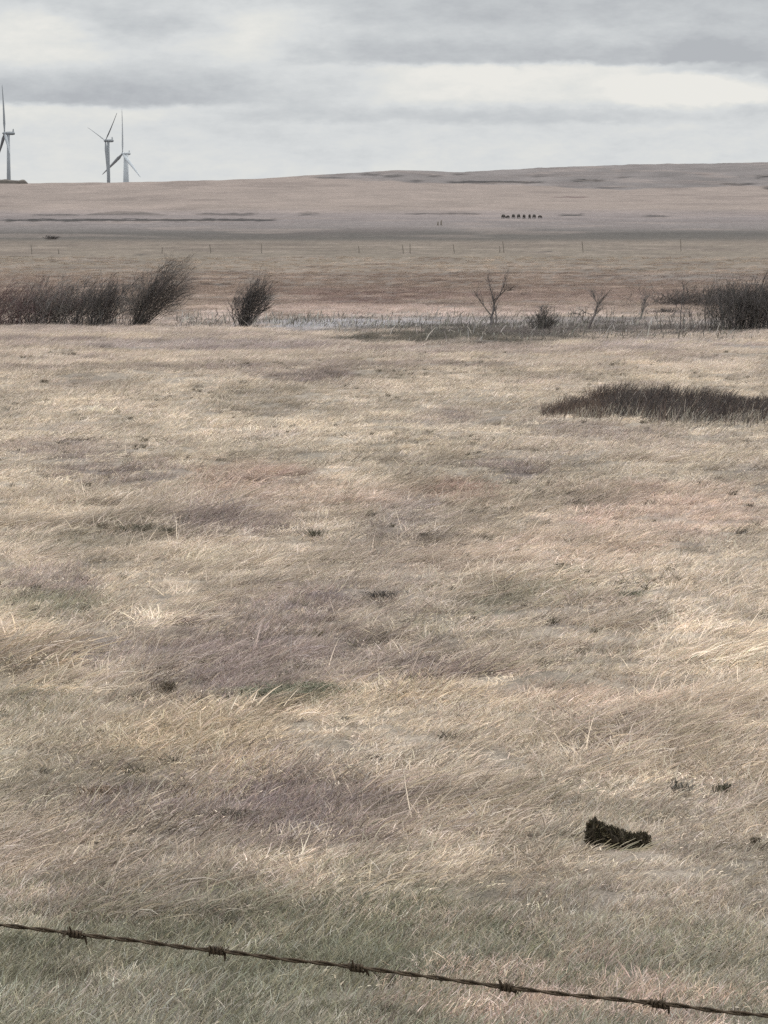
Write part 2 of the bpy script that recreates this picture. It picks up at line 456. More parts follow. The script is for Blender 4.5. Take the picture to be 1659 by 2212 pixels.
sun = bpy.data.lights.new('sun', 'SUN'); sun.energy = 1.4; sun.angle = math.radians(14); sun.color = (1, .96, .9)
so = bpy.data.objects.new('sun', sun); col.objects.link(so)
sd = Vector((math.sin(SUN_AZ) * math.cos(SUN_EL), math.cos(SUN_AZ) * math.cos(SUN_EL), math.sin(SUN_EL)))
so.rotation_euler = (-sd).to_track_quat('-Z', 'Y').to_euler(); so.location = (0, 0, 60)

# ------------------------------------------------------------------ ground sheet
ys = np.concatenate([np.linspace(-25, 7.5, 24), np.geomspace(8, 130, 430), np.geomspace(131, 1075, 170), np.linspace(1080, 2420, 420), np.geomspace(2450, 15000, 40)])
NC = 420
s = np.linspace(-1, 1, NC)
YY, SS = np.meshgrid(ys, s, indexing='ij')
SA = np.abs(SS)
XX = np.sign(SS) * (np.minimum(SA / .8, 1) * (5 + .135 * np.abs(YY)) + np.clip((SA - .8) / .2, 0, 1) ** 2 * (23 + .42 * np.abs(YY)))
ZZ = H(XX, YY)
TT = tint(XX, YY, ZZ) * GROUND_GAIN
nr = len(ys)
me = bpy.data.meshes.new('ground')
nv = nr * NC
idx = np.arange(nv).reshape(nr, NC)
q = np.stack([idx[:-1, :-1], idx[:-1, 1:], idx[1:, 1:], idx[1:, :-1]], -1).reshape(-1, 4)
me.vertices.add(nv); me.vertices.foreach_set('co', np.stack([XX, YY, ZZ], -1).astype(np.float32).ravel())
me.loops.add(q.size); me.loops.foreach_set('vertex_index', q.astype(np.int32).ravel())
me.polygons.add(len(q)); me.polygons.foreach_set('loop_start', (np.arange(len(q)) * 4).astype(np.int32))
me.polygons.foreach_set('use_smooth', np.ones(len(q), bool))
a = me.attributes.new('tint', 'FLOAT_COLOR', 'POINT')
cc = np.ones((nv, 4), np.float32); cc[:, :3] = TT.reshape(-1, 3); a.data.foreach_set('color', cc.ravel())
me.update(calc_edges=True); me.validate()
me.materials.append(M_ground)
ground = bpy.data.objects.new('ground', me); col.objects.link(ground)
setp(ground, 'dry tan prairie running from the fence up to the low hills', 'ground', kind='structure')

# ------------------------------------------------------------------ grass
protos = bpy.data.collections.new('grass_tufts')


def tuft(name, n, rad, lmin, lmax, wid, lean0, lean1, dirspread, seed, bright=(.7, 1.3), hue=.06, curl=.0):
    r = random.Random(seed)
    v, f, c = [], [], []
    for i in range(n):
        a = r.random() * 2 * math.pi; d = rad * math.sqrt(r.random())
        p = Vector((math.cos(a) * d, math.sin(a) * d, -.02))
        ln = r.uniform(lmin, lmax); w = wid * r.uniform(.6, 1.4)
        da = r.gauss(0.18, dirspread)
        dirv = Vector((math.cos(da), math.sin(da), 0))
        t0 = r.gauss(lean0, .22); t1 = r.gauss(lean1, .25)
        seg = 4
        roll = r.uniform(0, math.pi)
        b = len(v)
        sh = r.uniform(*bright)
        cr_ = (sh * (1 + r.uniform(-hue, hue)), sh, sh * (1 + r.uniform(-hue, hue) * 1.5), 1)
        sidew = r.gauss(0, curl)
        for k in range(seg + 1):
            t = k / seg
            th = t0 + (t1 - t0) * t
            if k:
                dd = dirv * math.sin(th) + Vector((0, 0, math.cos(th)))
                dd += Vector((-dirv.y, dirv.x, 0)) * sidew * t
                p = p + dd.normalized() * (ln / seg)
            T = (dirv * math.sin(th) + Vector((0, 0, math.cos(th)))).normalized()
            s1 = Vector((-dirv.y, dirv.x, 0)); s2 = T.cross(s1)
            sd_ = s1 * math.cos(roll) + s2 * math.sin(roll)
            ww = w * (1 - t ** 1.6) * .5 + .0003
            v.append(p - sd_ * ww); v.append(p + sd_ * ww); c += [cr_, cr_]
        for k in range(seg):
            f.append((b + 2 * k, b + 2 * k + 1, b + 2 * k + 3, b + 2 * k + 2))
    m = bpy.data.meshes.new(name)
    m.from_pydata([tuple(p) for p in v], [], f)
    at_ = m.attributes.new('shade', 'FLOAT_COLOR', 'POINT')
    at_.data.foreach_set('color', np.array(c, np.float32).ravel())
    m.materials.append(M_grass)
    o = bpy.data.objects.new(name, m); protos.objects.link(o)


for i in range(3):      # 17-19 little seed heads and broken bits
    tuft(f'e{i}', 12, .18, .012, .034, .0045, .9, 1.5, 1.2, 500 + i, (1.1, 1.6), .05, .6)
for i in range(3):      # 20-22 small dark weeds
    tuft(f'f{i}', 26, .05, .03, .09, .006, .3, 1.2, 1.6, 600 + i, (.5, 1.4), .08, .6)
for i in range(3):      # 23-25 long loose swept bunches
    tuft(f'g{i}', 90, .15, .10, .25, .0048, .75, 1.5, .5, 700 + i, (.55, 1.32), curl=.4)
for i in range(6):      # 0-5 wind-combed tan grass
    tuft(f'a{i}', 84, .13, .03, .14, .0046, .6, 1.35, .8, 100 + i, (.48, 1.42), curl=.5)
for i in range(4):      # 6-9 short finer greenish grass
    tuft(f'b{i}', 120, .15, .03, .085, .0034, .4, 1.05, 1.0, 200 + i, (.55, 1.45), .08, .3)
for i in range(4):      # 10-13 pale single stalks
    tuft(f'c{i}', 3, .12, .12, .26, .0046, .7, 1.7, .4, 300 + i, (1.05, 1.35), .04, .4)
for i in range(3):      # 14-16 coarse taller tufts for far rows
    tuft(f'd{i}', 120, .4, .12, .26, .009, .6, 1.4, .3, 400 + i, curl=.2)


def scatter(y0, y1, dens, half=.116, marg=1.9):
    ya = np.linspace(y0, y1, 400)
    w = half * ya + marg
    n = int(np.trapz(2 * w, ya) * dens)
    y = np.interp(RNG.random(n), np.cumsum(w) / w.sum(), ya)
    x = (RNG.random(n) * 2 - 1) * (half * y + marg)
    return x, y


PX, PYS, PI_, PS, PT = [], [], [], [], []


def add_points(x, y, kind, scale, tn):
    PX.append(x); PYS.append(y); PI_.append(kind); PS.append(scale); PT.append(tn)


def greenness(x, y):
    cx, cy = project(x, y, H(x, y))
    g = sstep(1880, 2030, cy + (fbm(x / .8, y / 1.2, 131, 3) - .5) * 220)
    for (px, py, rx, ry, cc_, a_) in PATCH:
        if cc_ == GREEN:
            g = np.maximum(g, a_ * sstep(1.6, .4, ((cx - px) / rx) ** 2 + ((cy - py) / ry) ** 2))
    return g


def patch_w(x, y, cx, cy, which=(PURPLE, DARK)):
    w = 0 * x
    nw = fbm(x / .8, y / 2.0, 57, 4)
    for (px, py, rx, ry, cc_, a_) in PATCH:
        if cc_ in which:
            w = np.maximum(w, sstep(1.7, .1, ((cx - px) / rx) ** 2 + ((cy - py) / ry) ** 2 + (nw - .5) * 3.6) * a_)
    return w


for (y0, y1, dens) in ((10.8, 22, 78), (22, 36, 42), (36, 62, 20)):
    x, y = scatter(y0, y1, dens)
    g = greenness(x, y)
    cxx, cyy = project(x, y, H(x, y))
    low = patch_w(x, y, cxx, cyy)
    short = RNG.random(len(x)) < np.maximum(np.minimum(g * 1.15, 1), low * .85)
    k = np.where(short, RNG.integers(6, 10, len(x)), np.where(RNG.random(len(x)) < 1.1 * sstep(.50, .68, fbm(x / .7, y / 1.8, 241, 3)) * (y < 40), RNG.integers(23, 26, len(x)), RNG.integers(0, 6, len(x))))
    hgt = (.45 + 1.1 * fbm(x / .4, y / 1.1, 141, 3)) * (.70 + .6 * fbm(x / 1.6, y / 4, 231, 3))
    t = tint(x + RNG.normal(0, .12, len(x)), y + RNG.normal(0, .45, len(x))) * (1 + RNG.normal(0, .20, len(x)))[:, None]
    hgt = np.maximum(hgt, .58) * (1 + .8 * patch_w(x, y, cxx, cyy, (YEL,)))
    hgt = np.where(short, np.maximum(hgt, .95), hgt)
    add_points(x, y, k, hgt * RNG.uniform(.75, 1.2, len(x)) * (1 + .004 * (y - 11) * (y > 11)), t)
for (y0, y1, dens) in ((62, 95, 6), (95, 135, 3), (135, 190, 1.2), (190, 250, .7), (250, 330, .3)):
    x, y = scatter(y0, y1, dens)
    k = RNG.integers(14, 17, len(x))
    add_points(x, y, k, RNG.uniform(.6, 1.1, len(x)) * (.8 if y0 < 130 else .9), tint(x, y) * (1 + RNG.normal(0, .12, len(x)))[:, None])
x, y = scatter(10.8, 60, 1.0)
keep = RNG.random(len(x)) > greenness(x, y) * .95
x, y = x[keep], y[keep]
add_points(x, y, RNG.integers(10, 14, len(x)), RNG.uniform(.6, 1.15, len(x)), tint(x, y) * .6 + lin((188, 174, 148)) * GK * .4)
x, y = scatter(10.8, 45, 9)
keep = RNG.random(len(x)) > greenness(x, y) * .85
x, y = x[keep], y[keep]
add_points(x, y, RNG.integers(17, 20, len(x)), RNG.uniform(.7, 1.3, len(x)), tint(x, y) * .5 + lin((196, 182, 160)) * GK * .5)
x, y = scatter(10.8, 70, 2.0)
keep = vnoise(x / 1.5, y / 3.5, 77) > .52
x, y = x[keep], y[keep]
add_points(x, y, RNG.integers(20, 23, len(x)), RNG.uniform(.4, 1.1, len(x)), np.tile(np.array((.15, .13, .10)), (len(x), 1)) * RNG.uniform(.5, 1.4, (len(x), 1)))
gx, gy, gk, gs, gt = map(np.concatenate, (PX, PYS, PI_, PS, PT))
gz = H(gx, gy) + np.where((gk >= 17) & (gk < 23), np.where(gk >= 20, .03, .05), np.where((gk >= 6) & (gk < 10), .018, 0))
# keep the grass off the dark clump
cl = at(1335, 1822)
near = ((gx - cl.x) / .21) ** 2 + ((gy - cl.y) / .26) ** 2 < 1
near |= (np.abs(gx - cl.x + .02) < .22) & (gy < cl.y) & (gy > cl.y - .55)
gs = np.where(near, gs * .38, gs)
sa, sb = at(1170, 902), at(1700, 912)
tq = (gx - sa.x) / (sb.x - sa.x)
insed = (tq > .05) & (tq < 1.75) & (gy > sa.y + (sb.y - sa.y) * tq + .3) & (gy < sa.y + (sb.y - sa.y) * tq + np.minimum(3.3, .8 + tq * 12))
gs = np.where(insed & (RNG.random(len(gs)) > .22), gs * .45, gs)
n = len(gx)
pm = bpy.data.meshes.new('grass')
pm.vertices.add(n); pm.vertices.foreach_set('co', np.stack([gx, gy, gz], -1).astype(np.float32).ravel())
def fattr(name, typ, data, key):
    a_ = pm.attributes.new(name, typ, 'POINT'); a_.data.foreach_set(key, data)
fattr('spin', 'FLOAT', RNG.normal(0, .72, n).astype(np.float32), 'value')
fattr('grow', 'FLOAT', gs.astype(np.float32), 'value')
fattr('pick', 'INT', gk.astype(np.int32), 'value')
c4 = np.ones((n, 4), np.float32); c4[:, :3] = np.clip(gt, 0, 1); fattr('tint', 'FLOAT_COLOR', c4.ravel(), 'color')
grass = bpy.data.objects.new('grass', pm); col.objects.link(grass)
setp(grass, 'wind-combed dry prairie grass, tan with grey and green patches', 'grass', kind='stuff')
ng = bpy.data.node_groups.new('grass_scatter', 'GeometryNodeTree')
ng.interface.new_socket('Geometry', in_out='INPUT', socket_type='NodeSocketGeometry')
ng.interface.new_socket('Geometry', in_out='OUTPUT', socket_type='NodeSocketGeometry')
gi = ng.nodes.new('NodeGroupInput'); go = ng.nodes.new('NodeGroupOutput')
ci = ng.nodes.new('GeometryNodeCollectionInfo'); ci.inputs['Collection'].default_value = protos
ci.inputs['Separate Children'].default_value = True; ci.inputs['Reset Children'].default_value = True
ip = ng.nodes.new('GeometryNodeInstanceOnPoints'); ip.inputs['Pick Instance'].default_value = True
def named(nm, dt):
    q_ = ng.nodes.new('GeometryNodeInputNamedAttribute'); q_.data_type = dt; q_.inputs['Name'].default_value = nm; return q_.outputs['Attribute']
cx_ = ng.nodes.new('ShaderNodeCombineXYZ'); ng.links.new(named('spin', 'FLOAT'), cx_.inputs[2])
er = ng.nodes.new('FunctionNodeEulerToRotation'); ng.links.new(cx_.outputs[0], er.inputs[0])
ng.links.new(gi.outputs[0], ip.inputs['Points']); ng.links.new(ci.outputs[0], ip.inputs['Instance'])
ng.links.new(named('pick', 'INT'), ip.inputs['Instance Index']); ng.links.new(er.outputs[0], ip.inputs['Rotation'])
ng.links.new(named('grow', 'FLOAT'), ip.inputs['Scale']); ng.links.new(ip.outputs[0], go.inputs[0])
md = grass.modifiers.new('scatter', 'NODES'); md.node_group = ng

# ------------------------------------------------------------------ shrubs and small trees
def twig_color(base, r, var=.3):
    k = 1 + r.uniform(-var, var)
    return tuple(np.asarray(base) * k * (1 + np.array([r.uniform(-.08, .08), 0, r.uniform(-.08, .08)])))


def shrub(name, px, py, wpx, hpx, lean, n, seed, color, label, cat='shrub', group=None, spread=.5, basew=.3, rad=1.0, depth=.5, fork=5, bend=.5):
    """bare wind-bent shrub; sizes in picture rows at its distance"""
    r = random.Random(seed)
    p0 = at(px, py)
    m = p0.y / FPX
    Wd, Hh = wpx * m, hpx * m
    root = empty(name, p0, label, cat, group)
    stems, twigs = MB(), MB()
    for i in range(n):
        bx = r.gauss(0, basew * Wd * .5); by = r.gauss(0, depth * basew * Wd * .5)
        b = Vector((bx, by, -.05 + float(H(p0.x + bx, p0.y + by)) - p0.z))
        side = r.uniform(-1, 1); dep = r.uniform(-1, 1)
        hh = Hh * (1 - .45 * abs(side) ** 1.5) * r.uniform(.55, 1.05)
        tipx = b.x + side * spread * Wd * .5 + lean * hh
        pts = []
        for k in range(5):
            t = k / 4
            pts.append(Vector((b.x + (tipx - b.x) * (t * (1 - bend) + bend * t * t), b.y + dep * spread * Wd * .3 * t, b.z + hh * (t - .10 * t * t) / .9))
                       + Vector((r.gauss(0, .012), r.gauss(0, .012), r.gauss(0, .012))) * Hh * min(k, 1.5) * 2.2)
        r0 = r.uniform(.0035, .0085) * rad * (2.2 if r.random() < .06 else 1)
        stems.tube(pts, [r0 * 1.2, r0 * .85, r0 * .7, r0 * .5, r0 * .25], 3, twig_color(color, r), False)
        for j in range(fork):
            t = r.uniform(.35, .95); k = min(int(t * 4), 3)
            s0 = pts[k].lerp(pts[k + 1], t * 4 - k)
            dv = (pts[k + 1] - pts[k]).normalized()
            d = (dv + Vector((r.gauss(.12 + .25 * lean, .55), r.gauss(0, .5), r.gauss(.05, .38)))).normalized()
            ln = Hh * r.uniform(.12, .32)
            q1 = s0 + d * ln * .5 + Vector((0, 0, .02 * Hh)); q2 = s0 + (d + Vector((.25 * lean, 0, .1))).normalized() * ln
            twigs.tube([s0, q1, q2], [r0 * .55, r0 * .45, r0 * .2], 3, twig_color(color, r, .4), False)
            d2 = (d + Vector((r.gauss(.1, .6), r.gauss(0, .5), r.gauss(.1, .4)))).normalized()
            twigs.tube([q1, q1 + d2 * ln * .3, q1 + d2 * ln * .55 + Vector((lean * .1 * ln, 0, .05 * ln))], [r0 * .4, r0 * .32, r0 * .15], 3, twig_color(color, r, .4), False)
    stems.build('stems', M_veg, root)
    twigs.build('crown', M_veg, root)
    return root


DKT = np.array((.112, .100, .094)); BRT = np.array((.135, .112, .102)); RDT = np.array((.14, .075, .074)); GRT = np.array((.15, .135, .125))
shrub('willow_shrub', 26, 703, 240, 106, .28, 330, 1, RDT * .5 + DKT * .5, 'red-tinged bare thicket cut by the frame at the far left of the shrub line', group='bare shrubs along the slough', spread=.75, basew=.62)
shrub('willow_shrub', 138, 702, 210, 108, .34, 330, 2, DKT * 1.15, 'wide dark even-topped bare thicket right beside the red-tinged one', group='bare shrubs along the slough', spread=.7, basew=.6)
shrub('willow_shrub', 214, 703, 80, 110, .32, 110, 3, DKT * .9, 'short dark slanting bare shrub ending the thicket, beside a pale broken stem', group='bare shrubs along the slough', spread=.6, basew=.35)
shrub('willow_shrub', 296, 705, 150, 148, .62, 190, 4, DKT, 'tallest bare shrub, swept hard over by the wind, dark and bushy topped', group='bare shrubs along the slough', spread=.95, basew=.10, bend=.12, fork=7)
shrub('willow_shrub', 522, 710, 96, 126, .36, 120, 5, DKT * .8, 'lone fan-shaped dark shrub with a narrow foot on the pale slough edge', group='bare shrubs along the slough', spread=.80, basew=.10, bend=.05, fork=6)
shrub('willow_shrub', 1622, 716, 170, 120, .08, 520, 6, DKT * .82, 'big dark upright thicket cut by the frame at the right of the shrub line', group='bare shrubs along the slough', spread=.55, basew=.65, bend=.6)
shrub('willow_shrub', 1600, 660, 240, 52, .10, 330, 7, DKT * .85, 'low dark thicket behind the big upright one on the right', group='bare shrubs along the slough', spread=.6, basew=.7)
shrub('willow_shrub', 1480, 660, 130, 38, .30, 220, 8, BRT * .75, 'brownish low end of the far thicket, tapering off to the left', group='bare shrubs along the slough', spread=.7, basew=.6)
shrub('small_shrub', 1172, 716, 56, 60, .06, 90, 9, GRT * .75, 'small round grey shrub between the forked tree and the crooked sapling', spread=1.1, basew=.2, bend=.2, group='small low shrubs')
shrub('small_shrub', 1438, 678, 44, 17, .10, 110, 10, DKT, 'tiny dark dome of a shrub before the far thicket', spread=1.0, basew=.4, group='small low shrubs')
shrub('small_shrub', 111, 517, 26, 10, .0, 80, 11, DKT * .8, 'tiny dark mound of brush far off on the grey band at the left', spread=1.0, basew=.5, rad=3, group='small low shrubs')


def bare_tree(px, py, hpx, seed, label, limbs, color):
    r = random.Random(seed)
    p0 = at(px, py); m = p0.y / FPX
    root = empty('bare_tree', p0, label, 'tree', 'little bare trees on the slough bank')
    tr, tw = MB(), MB()

    def grow(mb, p, d, ln, r0, lvl):
        pts = [p]; rr = [r0]
        seg = 5
        for k in range(seg):
            d = (d + Vector((r.gauss(0, .16), r.gauss(0, .16), r.gauss(0, .10)))).normalized()
            p = p + d * ln / seg; pts.append(p); rr.append(r0 * (1 - .75 * (k + 1) / seg))
        mb.tube(pts, rr, 5 if lvl == 0 else 3, twig_color(color, r, .2), False)
        if lvl < 3:
            for j in range((3, 4, 4)[lvl]):
                t = r.randint(2, seg)
                dd = (pts[t] - pts[t - 1]).normalized()
                nd = (dd + Vector((r.gauss(.05, .5), r.gauss(0, .4), r.gauss(.25, .3)))).normalized()
                grow(tw, pts[t], nd, ln * r.uniform(.35, .6), rr[t] * .75, lvl + 1)
    for pts, r0 in limbs:          # trunk and main limbs in picture offsets (right, up)
        P = [Vector((a_ * m, r.uniform(-3, 3) * m, b_ * m - .03)) for a_, b_ in pts]
        P2 = []
        for i in range(len(P) - 1):
            for t in (0, .5):
                P2.append(P[i].lerp(P[i + 1], t) + Vector((r.gauss(0, .6), 0, r.gauss(0, .6))) * m * (1 if i + t > 0 else 0))
        P2.append(P[-1])
        R = [r0 * .95 * m * (1 - .75 * i / (len(P2) - 1)) for i in range(len(P2))]
        tr.tube(P2, R, 5, twig_color(color, r, .15), True)
        for i in range(len(P2) // 2, len(P2)):
            for j in range(6):
                dd = (P2[i] - P2[i - 1]).normalized()
                nd = (dd + Vector((r.gauss(.1, .5), r.gauss(0, .4), r.gauss(.3, .3)))).normalized()
                grow(tw, P2[i], nd, r.uniform(14, 32) * m, .55 * m, 2)
    tr.build('trunk', M_veg, root)
    tw.build('crown', M_veg, root)


bare_tree(1063, 703, 95, 21, 'little bare tree with a pale forked trunk and spread crooked limbs',
          [([(0, 0), (-2, 20), (4, 38), (4, 56)], 4.2), ([(4, 52), (16, 68), (28, 98)], 2.4), ([(3, 54), (-2, 74), (-6, 96)], 2.0), ([(-2, 24), (-18, 44), (-32, 64)], 1.8), ([(10, 0), (8, 22), (4, 44)], 2.6), ([(14, 64), (26, 74), (36, 78)], 1.2)], BRT * 1.1)
bare_tree(1270, 716, 75, 22, 'thin crooked bare sapling bent to the right beyond the grey sedges',
          [([(0, 0), (6, 20), (14, 38), (18, 52), (30, 72)], 3.2), ([(14, 42), (20, 60), (14, 76)], 1.5), ([(14, 40), (-6, 42), (-24, 40)], 1.2)], DKT * 1.3)
bare_tree(1385, 692, 40, 23, 'shortest bare sapling, a thin dark stick near the far thicket',
          [([(0, 0), (1, 12), (4, 24)], 2.2), ([(3, 18), (6, 30), (8, 42)], 1.0)], DKT * 1.3)

# pale broken stem beside the thicket
p0 = at(243, 700); m_ = p0.y / FPX
mb = MB(); mb.tube([Vector((0, 0, 0)), Vector((10, 2, 14)) * m_, Vector((24, 2, 28)) * m_, Vector((32, 3, 31)) * m_], [.02, .018, .014, .008], 6, (.42, .38, .33))
mb.tube([Vector((14, 0, 20)) * m_, Vector((30, 0, 40)) * m_, Vector((48, 0, 45)) * m_, Vector((66, 0, 45)) * m_], [.012, .012, .010, .006], 6, (.40, .36, .32))
o = mb.build('broken_branch', M_veg); o.location = p0 + Vector((0, -.15, .02)); setp(o, 'pale broken branch leaning out of the dark thicket', 'branch')


# ------------------------------------------------------------------ sedges and reeds
def blades(name, pts_fn, n, seed, hmin, hmax, wid, lean, colors, label, cat='reeds'):
    r = random.Random(seed)
    mb = MB()
    for i in range(n):
        x, y, hs, cset = pts_fn(r)
        z = float(0)
        h = r.uniform(hmin, hmax) * hs
        mb_pts.append((x, y)); mb_h.append(h); mb_c.append(cset)
    xs = np.array([p[0] for p in mb_pts]); yy = np.array([p[1] for p in mb_pts]); zz = H(xs, yy)
    for x, y, z, h, cset in zip(xs, yy, zz, mb_h, mb_c):
        la = r.gauss(lean, .34); lb = r.gauss(.05, .2)
        b = Vector((x, y, z - .03)); t = b + Vector((la * h, lb * h, h)); mid = b.lerp(t, .5) + Vector((-.10 * la * h, 0, .06 * h))
        tip2 = t + Vector((abs(la) * h * .35, 0, -.02 * h))
        ang = r.uniform(-.9, .9)
        mb.ribbon([b, mid, t, tip2], [wid, wid * .9, wid * .5, wid * .1], Vector((math.cos(ang), math.sin(ang), 0)), twig_color(colors[cset], r, .35))
    mb_pts.clear(); mb_h.clear(); mb_c.clear()
    o = mb.build(name, M_veg)
    return setp(o, label, cat, kind='stuff')


mb_pts, mb_h, mb_c = [], [], []
A, B = at(1170, 902), at(1700, 912)
SED = [(.068, .057, .053), (.125, .092, .074), (.34, .30, .25)]


def sedge_pt(r):
    t = r.random() ** .85 * 1.7
    x = A.x + (B.x - A.x) * t
    back = min(3.3, .8 + t * 12)
    d = r.random() ** .8
    y = A.y + (B.y - A.y) * t + d * back + (float(vnoise(np.array(x * 1.3), np.array(0.), 13)) - .5) * 1.6 - (r.random() < .10) * r.random() * 1.6
    if t < .2 and r.random() > .4 + t * 3: t = r.uniform(.3, 1.6); x = A.x + (B.x - A.x) * t
    hs = min(.98, .80 + .5 * t) * (.50 + .58 * vnoise(np.array(x * 2.6), np.array(y * 1.2), 3)) * (1.2 if r.random() < .04 else 1)
    if d < .15 and r.random() < .75: c = 2; hs *= .7
    elif r.random() < (.75 if t < .25 else .22): c = 1
    elif r.random() < .05: c = 2
    else: c = 0
    return x * (y / (A.y + (B.y - A.y) * t)), y, float(hs), c


blades('sedges', sedge_pt, 38000, 31, .11, .38, .006, .30, SED, 'dark grey-brown bank of sedges at the right with a rusty thin end', 'sedges')

REED = [(.34, .31, .28), (.11, .10, .085), (.17, .155, .13)]


def reed_pt(r):
    px = r.uniform(380, 1640)
    row = r.triangular(680, 740, 700) if px > 720 else r.triangular(684, 712, 696)
    rr = ray(px, row)
    # distance from the bank profile (rows fall off evenly with distance here)
    y = float(np.interp(-row, ROWS_Y[0], ROWS_Y[1]))
    y += r.gauss(0, 1)
    k = r.random()
    dark = .75 if px > 1050 else .45
    c = (1 if k < dark * .55 else 2) if k < dark else 0
    return rr[0] / rr[1] * y, y, 1.0 if r.random() < .88 else 2.2, c


yy_ = np.linspace(60, 160, 400)
_, rows_ = project(yy_ * 0, yy_, H(yy_ * 0, yy_))
o_ = np.argsort(-rows_)
ROWS_Y = (np.maximum.accumulate(-rows_[o_]), yy_[o_])
blades('reeds', reed_pt, 5600, 32, .05, .16, .022, .18, REED, 'thin pale and grey reed stubble scattered over the slough', 'reeds')


# ------------------------------------------------------------------ small dark weeds in the meadow
def weed(px, py, wpx, hpx, seed, color, label, n=90):
    r = random.Random(seed); p0 = at(px, py); m = p0.y / FPX
    mb = MB()
    for i in range(n):
        x0 = r.gauss(0, .25) * wpx * m; y0 = r.gauss(0, .25) * wpx * m
        d = Vector((r.gauss(.25, .7) * wpx * .5 * m, r.gauss(0, .4) * wpx * .5 * m, r.uniform(.3, 1) * hpx * m))
        b = Vector((x0, y0, .03)); w = r.uniform(.002, .005)
        a_ = r.uniform(-1, 1)
        mb.ribbon([b, b + d * .5 + Vector((0, 0, .02)), b + d], [w, w * 1.2, w * .3], Vector((math.cos(a_), math.sin(a_), .2)), twig_color(color, r, .45))
    o = mb.build('weed_tuft', M_veg); o.location = p0
    setp(o, label, 'weed', 'dark weeds in the dry meadow')


OLV = (.10, .09, .066); BRN = (.12, .098, .074); GRN = (.15, .15, .105)
weed(355, 1505, 46, 30, 1, BRN, 'small brown rosette above the yellow grass patch')
weed(678, 1166, 44, 18, 2, OLV, 'dark olive tuft alone at the end of the long dark streak')
weed(95, 832, 18, 9, 3, BRN, 'tiny dark tuft at the left below the shrub line')
weed(1468, 1722, 60, 26, 4, (.13, .118, .10), 'wider of the two dull tufts behind the black clump', 60)
weed(1562, 1724, 36, 22, 5, OLV, 'rounder darker of the two tufts behind the black clump', 60)
weed(300, 1155, 80, 18, 6, OLV, 'long low dark tuft in the streak on the left', 160)
weed(360, 1160, 40, 16, 7, OLV, 'small dark tuft at the right end of the left streak')
weed(222, 1150, 34, 18, 8, BRN, 'dark twiggy tuft at the left end of the left streak', 60)
weed(820, 1300, 70, 16, 9, (.085, .074, .066), 'grey tuft in the purplish patch at mid field', 120)
weed(1365, 1298, 60, 12, 10, GRN, 'low green tuft right of the middle of the field')
weed(590, 1512, 120, 18, 11, GRN, 'wide green tuft behind the yellow grass patch', 220)
weed(660, 1503, 110, 16, 12, GRN, 'green tuft at the right of the green strip behind the yellow patch', 180)
weed(500, 1778, 90, 11, 13, (.12, .10, .08), 'low brown tuft below the purple patch at lower left', 80)
weed(215, 1730, 66, 20, 14, (.20, .15, .11), 'russet stubble tuft among pale bent stalks at lower left', 120)
weed(1210, 1247, 56, 12, 15, GRN, 'thin green tuft in the upper middle of the field', 80)
weed(1628, 1836, 18, 8, 16, BRN, 'small dark tuft at the right frame edge beside the clump', 34)
weed(915, 1168, 26, 8, 17, BRN, 'very small brown tuft at mid field right of the olive one', 40)
weed(1205, 1235, 26, 10, 18, OLV, 'small dark tuft just above the thin green tuft', 40)

# ------------------------------------------------------------------ black clump in the grass
cl = at(1335, 1826); m_ = cl.y / FPX
root = empty('peat_clump', cl + Vector((0, -.10, -.024)), 'black crumbly clump standing up out of the dry grass, lower at its right end', 'clump')
prof = [(-78, 0), (-70, 30), (-74, 48), (-60, 58), (-44, 52), (-30, 44), (-8, 40), (10, 30), (30, 26), (50, 34), (66, 26), (70, 8), (72, 0)]
# profile extruded to a rounded lump with crumbly relief
NXp, NA = 64, 22
xs = np.linspace(-76, 72, NXp)
top = np.interp(xs, [-76, -72, -66, -56, -46, -34, -20, -6, 10, 26, 40, 54, 66, 72], [30, 60, 66, 74, 66, 60, 57, 53, 46, 41, 43, 44, 34, 8])
bot = np.interp(xs, [-76, -66, -56, -40, 72], [30, 12, -4, -10, -10])
halfd = np.interp(xs, [-76, -50, 0, 50, 72], [10, 30, 36, 30, 8])
V, F = [], []
for i, xx in enumerate(xs):
    for j in range(NA):
        a_ = 2 * math.pi * j / NA
        cz = (top[i] + bot[i]) / 2; hz = (top[i] - bot[i]) / 2
        k = 1 + (float(fbm(np.array(xx / 8 + 7), np.array(a_ * 2.0), 301, 4)) - .5) * 1.35
        V.append((xx * m_, -math.cos(a_) * halfd[i] * m_ * k, (cz + math.sin(a_) * hz * k) * m_))
for i in range(NXp - 1):
    for j in range(NA):
        j2 = (j + 1) % NA
        F.append((i * NA + j, (i + 1) * NA + j, (i + 1) * NA + j2, i * NA + j2))
F.append(tuple(range(NA))); F.append(tuple((NXp - 1) * NA + j for j in reversed(range(NA))))
mesh_obj('clod', V, F, M_soil, root)
r = random.Random(5)
mb = MB(); tw = MB()
